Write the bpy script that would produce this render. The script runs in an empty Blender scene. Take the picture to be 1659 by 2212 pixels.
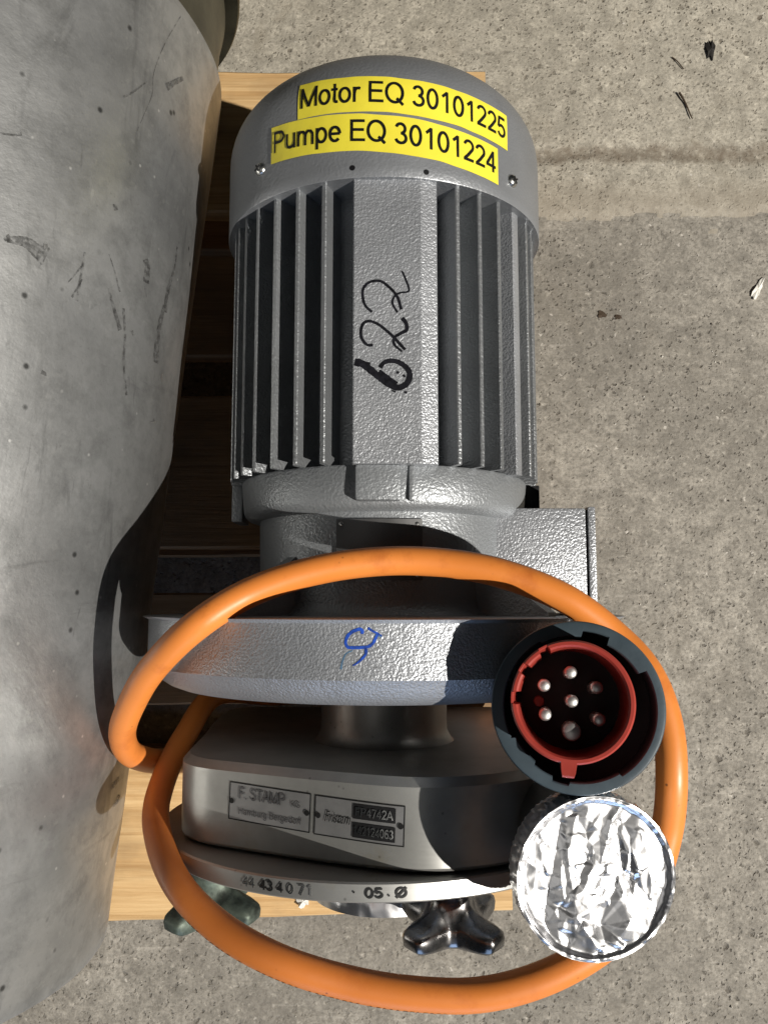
import bpy, bmesh, math, random
from mathutils import Vector, Matrix, noise
R = math.radians
random.seed(7)
sc = bpy.context.scene
col = sc.collection

# ---------------------------------------------------------------- camera
cam_d = bpy.data.cameras.new('camera')
cam = bpy.data.objects.new('camera', cam_d); col.objects.link(cam)
cam_d.sensor_fit = 'VERTICAL'; cam_d.sensor_height = 24.0
cam_d.lens = 24.0 * 1789.0 / 2212.0
cam_d.clip_start = 0.01; cam_d.clip_end = 100
cam.location = (0, 0, 0.91)
cam.rotation_euler = (R(6.2), 0, 0)
sc.camera = cam

# ---------------------------------------------------------------- light
w = bpy.data.worlds.new('World'); sc.world = w; w.use_nodes = True
bg = w.node_tree.nodes['Background']
bg.inputs[0].default_value = (0.80, 0.90, 1.0, 1); bg.inputs[1].default_value = 0.012

def lamp(name, kind, loc, aim, energy, color, **kw):
    d = bpy.data.lights.new(name, kind); d.energy = energy; d.color = color
    for k, v in kw.items(): setattr(d, k, v)
    o = bpy.data.objects.new(name, d); col.objects.link(o)
    o.location = loc
    o.rotation_euler = (Vector(aim) - Vector(loc)).to_track_quat('-Z', 'Y').to_euler()
    return o
LD = Vector((0.89, -0.48, 1.0)).normalized()
lamp('hall_lamp', 'SPOT', LD * 6.0 + Vector((0, 0, .35)), (0, .1, .3), 2450, (1.0, 0.95, 0.87),
     spot_size=R(40), spot_blend=0.3, shadow_soft_size=0.028)
lamp('overhead_fill', 'AREA', (-0.9, -0.7, 3.0), (0, 0.1, .3), 2.6, (1.0, 0.97, 0.92), shape='RECTANGLE', size=1.6, size_y=1.0)  # soft overhead fill added for ambience, no ceiling lamp is seen
lamp('door_light', 'AREA', (0.1, -2.7, 0.85), (0, 0, .3), 17, (0.44, 0.64, 1.0), shape='RECTANGLE', size=1.6, size_y=1.6)

sc.view_settings.view_transform = 'Standard'; sc.view_settings.look = 'None'
sc.view_settings.exposure = 0.0; sc.view_settings.gamma = 1.0
sc.view_settings.use_curve_mapping = False
sc.cycles.use_denoising = True
sc.cycles.max_bounces = 8

# ---------------------------------------------------------------- materials
class NT:
    def __init__(s, name):
        s.m = bpy.data.materials.new(name); s.m.use_nodes = True
        s.t = s.m.node_tree; s.b = s.t.nodes['Principled BSDF']
        s.c = s.t.nodes.new('ShaderNodeTexCoord')
    def n(s, t, **kw):
        o = s.t.nodes.new(t)
        for k, v in kw.items():
            if k.startswith('i_'): o.inputs[k[2:].replace('_', ' ')].default_value = v
            else: setattr(o, k, v)
        return o
    def l(s, a, b): s.t.links.new(a, b)
    def coord(s, scale=(1, 1, 1), kind='Object'):
        mp = s.n('ShaderNodeMapping'); mp.inputs['Scale'].default_value = scale
        s.l(s.c.outputs[kind], mp.inputs['Vector']); return mp.outputs[0]
    def noise(s, scale, detail=3, rough=.55, vec=None, dist=0):
        o = s.n('ShaderNodeTexNoise'); o.inputs['Scale'].default_value = scale
        o.inputs['Detail'].default_value = detail; o.inputs['Roughness'].default_value = rough
        o.inputs['Distortion'].default_value = dist
        s.l(vec or s.c.outputs['Object'], o.inputs['Vector']); return o.outputs['Fac']
    def voro(s, scale, vec=None, feature='F1', rnd=1):
        o = s.n('ShaderNodeTexVoronoi', feature=feature); o.inputs['Scale'].default_value = scale
        o.inputs['Randomness'].default_value = rnd
        s.l(vec or s.c.outputs['Object'], o.inputs['Vector']); return o
    def ramp(s, fac, stops, interp='LINEAR'):
        o = s.n('ShaderNodeValToRGB'); o.color_ramp.interpolation = interp
        e = o.color_ramp.elements
        while len(e) < len(stops): e.new(0.5)
        for k, (p, c) in enumerate(stops):
            e[k].position = p
            e[k].color = (c, c, c, 1) if isinstance(c, (int, float)) else (*c, 1)
        s.l(fac, o.inputs[0]); return o.outputs[0]
    def mix(s, f, a, b, mode='MIX'):
        o = s.n('ShaderNodeMix', data_type='RGBA', blend_type=mode)
        for k, v in ((0, f), (6, a), (7, b)):
            if isinstance(v, (int, float)): o.inputs[k].default_value = v if k == 0 else (v, v, v, 1)
            elif isinstance(v, tuple): o.inputs[k].default_value = (*v, 1)
            else: s.l(v, o.inputs[k])
        return o.outputs[2]
    def math(s, op, a, b=0.0):
        o = s.n('ShaderNodeMath', operation=op)
        for k, v in ((0, a), (1, b)):
            if isinstance(v, (int, float)): o.inputs[k].default_value = v
            else: s.l(v, o.inputs[k])
        return o.outputs[0]
    def bump(s, h, strength, dist, prev=None):
        o = s.n('ShaderNodeBump'); o.inputs['Strength'].default_value = strength
        o.inputs['Distance'].default_value = dist; s.l(h, o.inputs['Height'])
        if prev: s.l(prev, o.inputs['Normal'])
        s.l(o.outputs[0], s.b.inputs['Normal']); return o.outputs[0]
    def set(s, **kw):
        for k, v in kw.items():
            i = s.b.inputs[{'base': 'Base Color', 'rough': 'Roughness', 'metal': 'Metallic', 'spec': 'Specular IOR Level',
                            'coat': 'Coat Weight', 'coatr': 'Coat Roughness', 'aniso': 'Anisotropic'}[k]]
            if isinstance(v, (int, float)): i.default_value = v
            elif isinstance(v, tuple): i.default_value = (*v, 1)
            else: s.l(v, i)
        return s.m

def hammer(name, colr, bscale, bstr, rough=.36, metal=.55):
    t = NT(name)
    n1 = t.noise(bscale, 1.5, .5, dist=.4); n2 = t.noise(bscale * .35, 2)
    big = t.noise(14, 3)
    c = t.mix(t.ramp(big, [(.3, .0), (.75, 1.0)]), tuple(v * .86 for v in colr), tuple(v * 1.1 for v in colr))
    dust = t.ramp(t.noise(60, 4, .6), [(.58, 0.0), (.75, .28)])
    c = t.mix(dust, c, tuple(v * .6 for v in colr))
    b1 = t.bump(t.ramp(n1, [(.3, 0.0), (.7, 1.0)]), bstr, .0011)
    t.bump(n2, bstr * .5, .0012, b1)
    return t.set(base=c, rough=t.math('ADD', t.math('MULTIPLY', big, .10), rough - .05), metal=metal)
M = {}
M['paint'] = hammer('grey_hammer_paint', (.385, .40, .425), 720, .32, .42)
M['paint_fine'] = hammer('grey_cowl_paint', (.24, .25, .265), 480, .14, .42, .35)
M['paint_cast'] = hammer('grey_cast_paint', (.28, .295, .31), 560, .26, .44, .45)
M['paint_fin'] = hammer('grey_fin_paint', (.34, .355, .37), 620, .24, .38, .72)

def simple(name, base, rough=.5, metal=0., bumpn=None, var=.12, vs=40, **kw):
    t = NT(name)
    v = t.noise(vs, 4)
    c = t.mix(t.ramp(v, [(.3, 0.), (.7, 1.)]), tuple(x * (1 - var) for x in base), tuple(min(1, x * (1 + var)) for x in base))
    if bumpn: t.bump(t.noise(bumpn[0], 3), bumpn[1], bumpn[2])
    return t.set(base=c, rough=t.math('ADD', t.math('MULTIPLY', t.noise(vs * 2, 3), .16), max(0, rough - .08)), metal=metal, **kw)
M['black'] = simple('black_ink', (.006, .006, .007), .45)
M['dark'] = simple('dark_steel', (.035, .035, .037), .42, .7)
M['darkplate'] = simple('plate_metal', (.17, .17, .17), .42, .85)
M['ink'] = simple('marker_ink', (.008, .008, .011), .35, 0, var=.6, vs=300)
M['blueink'] = simple('blue_marker', (.012, .06, .36), .45, 0, var=.5, vs=350)
M['bluesmear'] = simple('blue_smear', (.10, .19, .30), .45, .3, var=.3, vs=300)
M['yellow'] = simple('yellow_tape', (.80, .69, .055), .42, 0, (160, .12, .001), .05, 30)
M['screw'] = simple('zinc_screw', (.62, .62, .60), .28, 1.0, None, .1, 300)
M['plastic'] = simple('slate_plastic', (.050, .072, .088), .42, 0, (500, .12, .0004), .15, 60)
M['plastic_in'] = simple('dark_plastic', (.012, .013, .015), .55, 0)
M['red'] = simple('red_plastic', (.33, .040, .028), .38, 0, (300, .05, .0004), .10, 80)
M['insert'] = simple('dark_insert', (.010, .006, .006), .6, 0)
M['pin'] = simple('nickel_pin', (.75, .74, .72), .48, 1.0, None, .06, 300)
M['bronze'] = simple('patina_bronze', (.085, .105, .085), .55, .5, (220, .35, .0008), .7, 110)
M['paper'] = simple('pale_scrap', (.72, .70, .64), .8, 0, None, .15, 200)
M['char'] = simple('charred_bit', (.012, .010, .008), .8, 0, (400, .4, .001))
M['twig'] = simple('brown_twig', (.05, .032, .018), .8, 0, (400, .4, .001))
M['engr'] = simple('engraving', (.022, .022, .022), .5, .6)
M['stamp'] = simple('stamped_metal', (.85, .85, .82), .2, 1.0)

def steel(name, base, rough, metal=1.0, streak=(60, 900, 60), stain=.25, green=0):
    t = NT(name)
    s = t.noise(1.0, 4, .6, t.coord(streak))
    bl = t.noise(22, 5, .6)
    c = t.mix(t.ramp(bl, [(.42, 0.), (.72, 1.)]), base, tuple(x * (1 - stain) for x in base))
    sp = t.ramp(t.voro(160).outputs['Distance'], [(.06, 1.), (.16, 0.)])
    spm = t.math('MULTIPLY', sp, t.ramp(t.noise(30, 2), [(.55, 0.), (.62, .45)]))
    c = t.mix(spm, c, (.03, .028, .024))
    c = t.mix(t.ramp(t.noise(35, 5, .65), [(.60, 0.), (.72, .35)]), c, (.32, .28, .19))
    t.bump(s, .10, .0005)
    return t.set(base=c, rough=t.math('ADD', t.math('MULTIPLY', t.math('ADD', bl, s), .12), rough - .1), metal=metal)
M['steel'] = steel('stainless_casing', (.42, .42, .40), .42, .72)
M['steel_neck'] = steel('shaded_neck_steel', (.27, .265, .25), .42, .85, streak=(900, 60, 900))  # darker than the casing steel: the neck's shade is put into its base
M['cover'] = steel('stainless_cover', (.40, .40, .385), .42, .75)
M['plate'] = simple('engraved_plate', (.345, .345, .345), .44, .75, (500, .1, .0003), .08, 60)
M['chrome'] = simple('worn_chrome', (.24, .235, .235), .27, 1.0, (140, .18, .0010), .55, 60)

t = NT('aluminium_foil')
fb = t.noise(150, 4, .6, dist=.8)
t.bump(fb, .06, .0008)
M['foil'] = t.set(base=(.93, .93, .95), rough=.30, metal=1.0)

# orange cable
t = NT('orange_cable')
d1 = t.ramp(t.noise(42, 5, .65), [(.54, 0.), (.74, .6)])
d2 = t.ramp(t.voro(95).outputs['Distance'], [(.03, 1.), (.09, 0.)])
d2 = t.math('MULTIPLY', d2, t.ramp(t.noise(18, 2), [(.52, 0.), (.60, .85)]))
c = t.mix(t.ramp(t.noise(9, 3), [(.3, 0.), (.7, 1.)]), (.66, .205, .036), (.75, .245, .050))
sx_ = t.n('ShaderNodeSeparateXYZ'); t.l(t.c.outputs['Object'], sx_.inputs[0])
browner = t.math('MULTIPLY', t.ramp(t.math('ADD', t.math('MULTIPLY', sx_.outputs['Y'], -6.), .0), [(.12, 0.), (.55, 1.)]), t.ramp(t.math('ADD', t.math('MULTIPLY', sx_.outputs['X'], -2.5), .3), [(.1, 0.), (.75, 1.)]))
browner = t.math('MULTIPLY', browner, t.ramp(t.noise(13, 4), [(.25, .55), (.6, 1.)]))
c = t.mix(t.math('MULTIPLY', browner, .65), c, (.40, .115, .028))  # jacket turns browner towards the front and left of the loop
c = t.mix(d1, c, (.45, .115, .022)); c = t.mix(d2, c, (.10, .03, .012))
t.bump(t.noise(130, 3), .10, .0008)
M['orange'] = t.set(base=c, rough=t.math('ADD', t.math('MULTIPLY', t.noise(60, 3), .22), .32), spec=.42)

# wood
def wood(name, a, b, dirt):
    t = NT(name)
    g = t.noise(1, 4, .6, t.coord((9, 210, 210)), dist=.6)
    g2 = t.noise(1, 3, .5, t.coord((3, 45, 45)), dist=1.2)
    c = t.mix(t.ramp(g, [(.32, 0.), (.68, 1.)]), a, b)
    c = t.mix(t.ramp(g2, [(.45, 0.), (.75, .65)]), c, tuple(x * .66 for x in a))
    c = t.mix(t.ramp(t.noise(16, 4, .6), [(.5, 0.), (.78, dirt)]), c, (.16, .115, .07))
    b1 = t.bump(g, .55, .0014)
    t.bump(t.noise(400, 2), .15, .0006, b1)
    return t.set(base=c, rough=.72, spec=.25)
M['wood'] = wood('pine_board', (.52, .315, .135), (.72, .50, .255), .4)
M['wood_shaded'] = wood('shaded_board', (.29, .17, .085), (.38, .235, .12), .6)  # pine darkened to carry the shade between tank and motor
M['block'] = wood('pallet_block', (.34, .22, .12), (.42, .28, .16), .5)

# tank: dull galvanised sheet with scratches, smudges and scuffs
t = NT('dull_zinc')
b1 = t.noise(6, 7, .66, dist=.4); b2 = t.noise(38, 7, .70); b3 = t.noise(170, 5, .7)
c = t.mix(t.ramp(b1, [(.34, 0.), (.64, 1.)]), (.34, .345, .345), (.56, .565, .56))
c = t.mix(t.ramp(b2, [(.44, 0.), (.66, .65)]), c, (.20, .203, .20))
c = t.mix(t.ramp(b3, [(.56, 0.), (.72, .5)]), c, (.50, .50, .485))
c = t.mix(t.ramp(t.noise(300, 4, .7), [(.60, 0.), (.74, .35)]), c, (.18, .18, .175))
for sca, lo, hi, am, cc in (((26, 6.0, 26), .58, .68, .50, (.15, .152, .15)), ((6, 2.2, 6), .56, .74, .45, (.20, .202, .20)), ((4, 30, 4), .63, .70, .45, (.17, .17, .168)), ((80, 12, 80), .64, .73, .6, (.13, .13, .128))):
    st = t.noise(1, 6, .68, t.coord(sca), dist=.9)
    c = t.mix(t.ramp(st, [(lo, 0.), (hi, am)]), c, cc)
sp = t.voro(70); sep = t.n('ShaderNodeSeparateColor'); t.l(sp.outputs['Color'], sep.inputs[0])
spm = t.math('MULTIPLY', t.ramp(sp.outputs['Distance'], [(.07, 1.), (.16, 0.)]), t.ramp(sep.outputs[0], [(.80, 0.), (.86, .85)]))
c = t.mix(spm, c, (.045, .045, .043))
lp = t.voro(120); sep = t.n('ShaderNodeSeparateColor'); t.l(lp.outputs['Color'], sep.inputs[0])
c = t.mix(t.math('MULTIPLY', t.ramp(lp.outputs['Distance'], [(.06, 1.), (.15, 0.)]), t.ramp(sep.outputs[1], [(.86, 0.), (.9, .9)])), c, (.72, .72, .70))
scr = t.ramp(t.noise(1, 4, .65, t.coord((230, 10, 230)), dist=.5), [(.67, 0.), (.74, .8)])
c = t.mix(t.math('MULTIPLY', scr, t.ramp(t.noise(5, 2), [(.48, 0.), (.6, 1.)])), c, (.62, .62, .6))
q = t.bump(b1, .16, .008)
q = t.bump(b2, .12, .0020, q)
t.bump(t.noise(300, 4, .65), .12, .0006, q)
M['zinc'] = t.set(base=c, rough=t.math('ADD', t.math('MULTIPLY', b2, .25), .30), metal=.80)
M['brass'] = simple('green_brass', (.125, .118, .085), .5, .8, (90, .3, .001), .4, 25)
M['rubber'] = simple('black_rubber', (.012, .012, .012), .7)

# concrete
def concrete(name, a, b, dark, pit_amt, warm, pits=.8, bands=False):
    t = NT(name)
    n1 = t.noise(4.5, 7, .62, dist=.3); n2 = t.noise(48, 6, .68); n3 = t.noise(240, 5, .75); n4 = t.noise(110, 4, .6)
    c = t.mix(t.ramp(n1, [(.36, 0.), (.64, 1.)]), a, b)
    c = t.mix(t.ramp(n2, [(.36, .75), (.60, 0.)]), c, tuple(x * .66 for x in a))
    c = t.mix(t.ramp(n4, [(.58, 0.), (.72, .6)]), c, tuple(min(1, x * 1.35) for x in b))
    c = t.mix(t.ramp(n3, [(.36, .75), (.57, 0.)]), c, tuple(x * .55 for x in a))
    wob = t.n('ShaderNodeVectorMath', operation='ADD')
    nz = t.n('ShaderNodeTexNoise'); nz.inputs['Scale'].default_value = 190; nz.inputs['Detail'].default_value = 3
    t.l(t.c.outputs['Object'], nz.inputs['Vector'])
    sv = t.n('ShaderNodeVectorMath', operation='SCALE'); sv.inputs['Scale'].default_value = .009
    t.l(nz.outputs['Color'], sv.inputs[0]); t.l(t.c.outputs['Object'], wob.inputs[0]); t.l(sv.outputs[0], wob.inputs[1])
    mm = None; patch_ = t.ramp(t.noise(3.2, 5, .6), [(.36, .3), (.58, 1.)])
    for scl, lo, hi, amt in ((58, .10, .24, pit_amt), (110, .10, .28, pit_amt * 1.1), (210, .14, .36, pit_amt), (25, .05, .115, pit_amt * .8)):
        vv = t.voro(scl, wob.outputs[0])
        sep = t.n('ShaderNodeSeparateColor'); t.l(vv.outputs['Color'], sep.inputs[0])
        m = t.math('MULTIPLY', t.ramp(vv.outputs['Distance'], [(lo, 1.), (hi, 0.)]), t.ramp(sep.outputs[0], [(max(0, 1 - amt - .2), 0.), (1 - amt * .3, 1.)]))
        mm = m if mm is None else t.math('MAXIMUM', mm, m)
    mm = t.math('MULTIPLY', mm, patch_)
    c = t.mix(t.math('MULTIPLY', mm, pits), c, dark)
    vl = t.voro(85, wob.outputs[0]); sep = t.n('ShaderNodeSeparateColor'); t.l(vl.outputs['Color'], sep.inputs[0])
    lm = t.math('MULTIPLY', t.ramp(vl.outputs['Distance'], [(.10, 1.), (.17, 0.)]), t.ramp(sep.outputs[1], [(.86, 0.), (.90, 1.)]))
    c = t.mix(t.math('MULTIPLY', lm, .7), c, (.60, .56, .50))
    c = t.mix(t.ramp(t.noise(9, 6, .65, dist=1.), [(.56, 0.), (.72, .6)]), c, warm)
    if bands:   # the soiled foot of the strip and its worn groove
        sy = t.n('ShaderNodeSeparateXYZ'); t.l(t.c.outputs['Object'], sy.inputs[0])
        yy = t.math('ADD', sy.outputs['Y'], t.math('MULTIPLY', t.math('SUBTRACT', t.noise(28, 5, .7), .5), .034))
        g1 = t.ramp(yy, [(.500, 0.), (.508, .9), (.519, .9), (.527, 0.)])
        g2 = t.ramp(yy, [(.425, .85), (.462, .75), (.490, 0.)])
        c = t.mix(t.math('MULTIPLY', g1, t.ramp(n4, [(.35, 1.), (.65, .35)])), c, (.16, .13, .098))
        c = t.mix(t.math('MULTIPLY', g2, t.ramp(n2, [(.3, 1.), (.7, .5)])), c, (.285, .250, .20))
    else:       # pale scrape marks running diagonally
        mp = t.n('ShaderNodeMapping'); mp.inputs['Rotation'].default_value = (0, 0, R(-32)); mp.inputs['Scale'].default_value = (5, 95, 1)
        t.l(t.c.outputs['Object'], mp.inputs[0])
        scp = t.ramp(t.noise(1, 5, .7, mp.outputs[0], dist=.3), [(.62, 0.), (.70, .5)])
        c = t.mix(t.math('MULTIPLY', scp, t.ramp(n2, [(.4, .2), (.6, 1.)])), c, (.50, .465, .41))
    h = t.math('SUBTRACT', t.math('ADD', t.math('MULTIPLY', n3, .45), t.math('MULTIPLY', n2, .6)), mm)
    t.bump(h, .75, .0020)
    return t.set(base=c, rough=.88, spec=.2)
M['floor'] = concrete('worn_concrete', (.265, .244, .210), (.435, .403, .348), (.095, .084, .070), .42, (.200, .178, .146), .78)
M['floor2'] = concrete('pale_rough_concrete', (.40, .368, .305), (.52, .48, .40), (.13, .110, .084), .62, (.28, .245, .19), .95, True)

# ---------------------------------------------------------------- mesh helpers
def thing(name, label, cat, loc=(0, 0, 0), group=None):
    o = bpy.data.objects.new(name, None); col.objects.link(o); o.location = loc
    o.empty_display_size = .05
    o['label'] = label; o['category'] = cat
    if group: o['group'] = group
    return o
def tag(o, label, cat, group=None):
    o['label'] = label; o['category'] = cat
    if group: o['group'] = group
    return o
def origin(p):
    v = Vector((0, 0, 0))
    while p: v += p.location; p = p.parent
    return v
def obj(name, vf, mat, parent=None, smooth=35, label=None):
    """one mesh object from world-space verts and faces; stored relative to the parent"""
    v, f = vf
    org = origin(parent)
    me = bpy.data.meshes.new(name)
    me.from_pydata([tuple(Vector(p) - org) for p in v], [], f)
    me.validate(); me.update()
    bm = bmesh.new(); bm.from_mesh(me)
    bmesh.ops.recalc_face_normals(bm, faces=bm.faces); bm.to_mesh(me); bm.free()
    if smooth:
        me.polygons.foreach_set('use_smooth', [True] * len(me.polygons))
        me.set_sharp_from_angle(angle=R(smooth))
    me.materials.append(mat if not isinstance(mat, str) else M[mat])
    o = bpy.data.objects.new(name, me); col.objects.link(o)
    if parent: o.parent = parent
    if label: o['label'] = label
    return o
def inst(src, parent, loc=(0, 0, 0), rot=(0, 0, 0), scale=(1, 1, 1)):
    o = bpy.data.objects.new(src.name.split('.')[0], src.data); col.objects.link(o)
    o.parent = parent; o.location = loc; o.rotation_euler = rot; o.scale = scale
    return o
def merge(*vfs):
    V, Fc = [], []
    for v, f in vfs:
        k = len(V); V += [tuple(p) for p in v]; Fc += [tuple(i + k for i in q) for q in f]
    return V, Fc
def xf(vf, m): return [tuple(m @ Vector(p)) for p in vf[0]], vf[1]
def box(c, s, bev=0.0):
    bm = bmesh.new(); bmesh.ops.create_cube(bm, size=1)
    for v in bm.verts: v.co = Vector((v.co.x * s[0] + c[0], v.co.y * s[1] + c[1], v.co.z * s[2] + c[2]))
    if bev: bmesh.ops.bevel(bm, geom=list(bm.edges), offset=bev, segments=2, profile=.6, affect='EDGES')
    bm.verts.index_update()
    r = ([tuple(v.co) for v in bm.verts], [tuple(v.index for v in f.verts) for f in bm.faces]); bm.free(); return r
def lathe(prof, seg=96, c=(0, 0, 0), axis='Y', closed=False):
    """prof: list of (radius, along); revolves round the axis through c"""
    V, Fc = [], []
    n = len(prof)
    for k in range(seg):
        a = 2 * math.pi * k / seg
        for r, h in prof:
            if axis == 'Y': V.append((c[0] + r * math.sin(a), c[1] + h, c[2] + r * math.cos(a)))
            else: V.append((c[0] + r * math.cos(a), c[1] + r * math.sin(a), c[2] + h))
    for k in range(seg):
        k2 = (k + 1) % seg
        for j in range(n - 1 + (1 if closed else 0)):
            j2 = (j + 1) % n
            Fc.append((k * n + j, k2 * n + j, k2 * n + j2, k * n + j2))
    if not closed:
        for j in (0, n - 1):
            if prof[j][0] > 1e-6:
                Fc.append(tuple(k * n + j for k in range(seg)))
    return V, Fc
def arcp(r0, h0, r1, h1, n=6, conv=True):
    """quarter-ellipse corner from (r0,h0) to (r1,h1)"""
    out = []
    for i in range(n + 1):
        a = math.pi / 2 * i / n
        if conv: out.append((r1 + (r0 - r1) * math.cos(a), h0 + (h1 - h0) * math.sin(a)))
        else: out.append((r0 + (r1 - r0) * math.sin(a), h1 + (h0 - h1) * math.cos(a)))
    return out
def catmull(P, n=10):
    P = [Vector(p) for p in P]; out = []
    Q = [P[0] * 2 - P[1]] + P + [P[-1] * 2 - P[-2]]
    for i in range(1, len(Q) - 2):
        a, b, c, d = Q[i - 1:i + 3]
        for k in range(n):
            u = k / n
            out.append(.5 * ((2 * b) + (c - a) * u + (2 * a - 5 * b + 4 * c - d) * u * u + (3 * b - a - 3 * c + d) * u ** 3))
    out.append(P[-1]); return out
def tube(P, r, seg=20):
    V, Fc = [], []
    T = [(P[min(i + 1, len(P) - 1)] - P[max(i - 1, 0)]).normalized() for i in range(len(P))]
    nrm = T[0].orthogonal().normalized()
    for i, p in enumerate(P):
        nrm = (nrm - T[i] * nrm.dot(T[i])).normalized(); bn = T[i].cross(nrm)
        rr = r(i / (len(P) - 1)) if callable(r) else r
        for k in range(seg):
            a = 2 * math.pi * k / seg
            V.append(tuple(p + (nrm * math.cos(a) + bn * math.sin(a)) * rr))
    for i in range(len(P) - 1):
        for k in range(seg):
            k2 = (k + 1) % seg
            Fc.append((i * seg + k, i * seg + k2, (i + 1) * seg + k2, (i + 1) * seg + k))
    Fc.append(tuple(range(seg))); Fc.append(tuple((len(P) - 1) * seg + k for k in range(seg)))
    return V, Fc
def prism(poly, h0, h1, f):
    """extrude a closed 2-D outline from h0 to h1; f(u, v, h) gives the point"""
    n = len(poly)
    V = [f(u, v, h0) for u, v in poly] + [f(u, v, h1) for u, v in poly]
    Fc = [tuple(range(n)), tuple(range(n, 2 * n))] + [(i, (i + 1) % n, n + (i + 1) % n, n + i) for i in range(n)]
    return V, Fc
_tc = {}
def text(s, size, sx=1.0, shear=0., bold=0., spacing=1.0):
    """flat glyph mesh, cut into small faces so it can be bent onto a curved surface; origin at its centre"""
    cu = bpy.data.curves.new('t', 'FONT'); cu.body = s; cu.size = size; cu.align_x = 'CENTER'; cu.align_y = 'CENTER'
    cu.shear = shear; cu.offset = bold; cu.space_character = spacing; cu.resolution_u = 4
    o = bpy.data.objects.new('t', cu); col.objects.link(o)
    dg = bpy.context.evaluated_depsgraph_get()
    me = bpy.data.meshes.new_from_object(o.evaluated_get(dg))
    bpy.data.objects.remove(o); bpy.data.curves.remove(cu)
    bm = bmesh.new(); bm.from_mesh(me); bpy.data.meshes.remove(me)
    bmesh.ops.triangulate(bm, faces=bm.faces)
    lim = max(size * .12, .0004)
    for _ in range(3):
        e = [e for e in bm.edges if e.calc_length() > lim * 2.5]
        if not e or len(bm.verts) > 9000: break
        bmesh.ops.subdivide_edges(bm, edges=e, cuts=1)
        bmesh.ops.triangulate(bm, faces=bm.faces)
    bm.verts.index_update()
    xs = [v.co.x for v in bm.verts]; cx = (min(xs) + max(xs)) / 2
    ys = [v.co.y for v in bm.verts]
    V = [((v.co.x - cx) * sx, v.co.y, 0) for v in bm.verts]
    Fc = [tuple(v.index for v in f.verts) for f in bm.faces]; bm.free()
    return V, Fc, (max(xs) - min(xs)) * sx
def ribbon(P, w, f, n=7, taper=(1, 1), z=0):
    """a flat pen stroke through 2-D points P of width w, placed with f(u, v, lift)"""
    C = catmull([(p[0], p[1], 0) for p in P], n)
    V, Fc = [], []
    for i, p in enumerate(C):
        tdir = (C[min(i + 1, len(C) - 1)] - C[max(i - 1, 0)]).normalized()
        nn = Vector((-tdir.y, tdir.x, 0)); u = i / (len(C) - 1)
        ww = w / 2 * (taper[0] * (1 - u) + taper[1] * u) * (1 + .22 * noise.noise(Vector((p.x * 900, p.y * 900, z))))
        for s in (-1, 0, 1): 
            q = p + nn * ww * s; V.append(f(q.x, q.y, z))
    for i in range(len(C) - 1):
        for k in (0, 1): Fc.append((i * 3 + k, i * 3 + k + 1, i * 3 + 4 + k, i * 3 + 3 + k))
    return V, Fc

def _arc(cx, cy, rx, ry, a0, a1, n=22): return [(cx + rx * math.cos(R(a0 + (a1 - a0) * i / n)), cy + ry * math.sin(R(a0 + (a1 - a0) * i / n))) for i in range(n + 1)]
def _ln(*p):
    return [[p[i], p[i + 1]] for i in range(len(p) - 1)]
GL = {' ': (.388, []), '0': (.777, [_arc(.39, .49, .27, .435, 0, 360, 36)]), '1': (.777, _ln((.46, 0), (.46, .98)) + _ln((.47, .95), (.19, .72))),
      '2': (.777, [_arc(.38, .70, .265, .235, 168, -38) + [(.36, .30), (.12, .08)]] + _ln((.07, .064), (.68, .064))),
      '3': (.777, [_arc(.36, .715, .235, .215, 165, -85), _arc(.37, .28, .275, .225, 88, -165)]),
      '4': (.777, _ln((.53, 0), (.53, .98)) + _ln((.53, .93), (.08, .30)) + _ln((.03, .275), (.72, .275))),
      '5': (.777, _ln((.64, .92), (.2, .92)) + _ln((.2, .97), (.13, .46)) + [_arc(.37, .31, .275, .255, 145, -160)]),
      'M': (1.163, _ln((.13, 0), (.13, 1)) + _ln((.13, .97), (.58, .04)) + _ln((.58, .04), (1.03, .97)) + _ln((1.03, 0), (1.03, 1))),
      'E': (.93, _ln((.15, 0), (.15, 1)) + _ln((.15, .936), (.84, .936)) + _ln((.15, .53), (.80, .53)) + _ln((.15, .064), (.86, .064))),
      'Q': (1.086, [_arc(.54, .5, .44, .45, 0, 360, 40)] + _ln((.66, .24), (1.0, -.04))),
      'P': (.93, _ln((.15, 0), (.15, 1)) + [[(.15, .936), (.5, .936)] + _arc(.53, .705, .27, .231, 90, -90) + [(.5, .474), (.15, .474)]]),
      'o': (.777, [_arc(.385, .36, .28, .32, 0, 360, 32)]), 't': (.388, [[(.19, .95), (.19, .2), (.21, .1), (.27, .065), (.37, .075)]] + _ln((.02, .66), (.36, .66))),
      'r': (.465, _ln((.14, 0), (.14, .72)) + [[(.14, .38), (.18, .55), (.27, .65), (.36, .66), (.46, .63)]]),
      'u': (.777, [[(.13, .72), (.13, .26), (.17, .13), (.30, .06), (.45, .075), (.58, .16), (.63, .3)]] + _ln((.635, .72), (.635, 0))),
      'm': (1.163, _ln((.13, 0), (.13, .72)) + [[(.13, .4), (.17, .56), (.30, .66), (.45, .64), (.56, .52), (.57, .40), (.57, 0)], [(.57, .4), (.62, .56), (.74, .66), (.90, .64), (1.01, .52), (1.02, .40), (1.02, 0)]]),
      'p': (.777, _ln((.13, .72), (.13, -.28)) + [_arc(.39, .36, .265, .315, 0, 360, 32)]),
      'e': (.777, [_arc(.385, .36, .28, .32, 2, 318, 30)] + _ln((.10, .375), (.66, .375)))}
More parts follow.
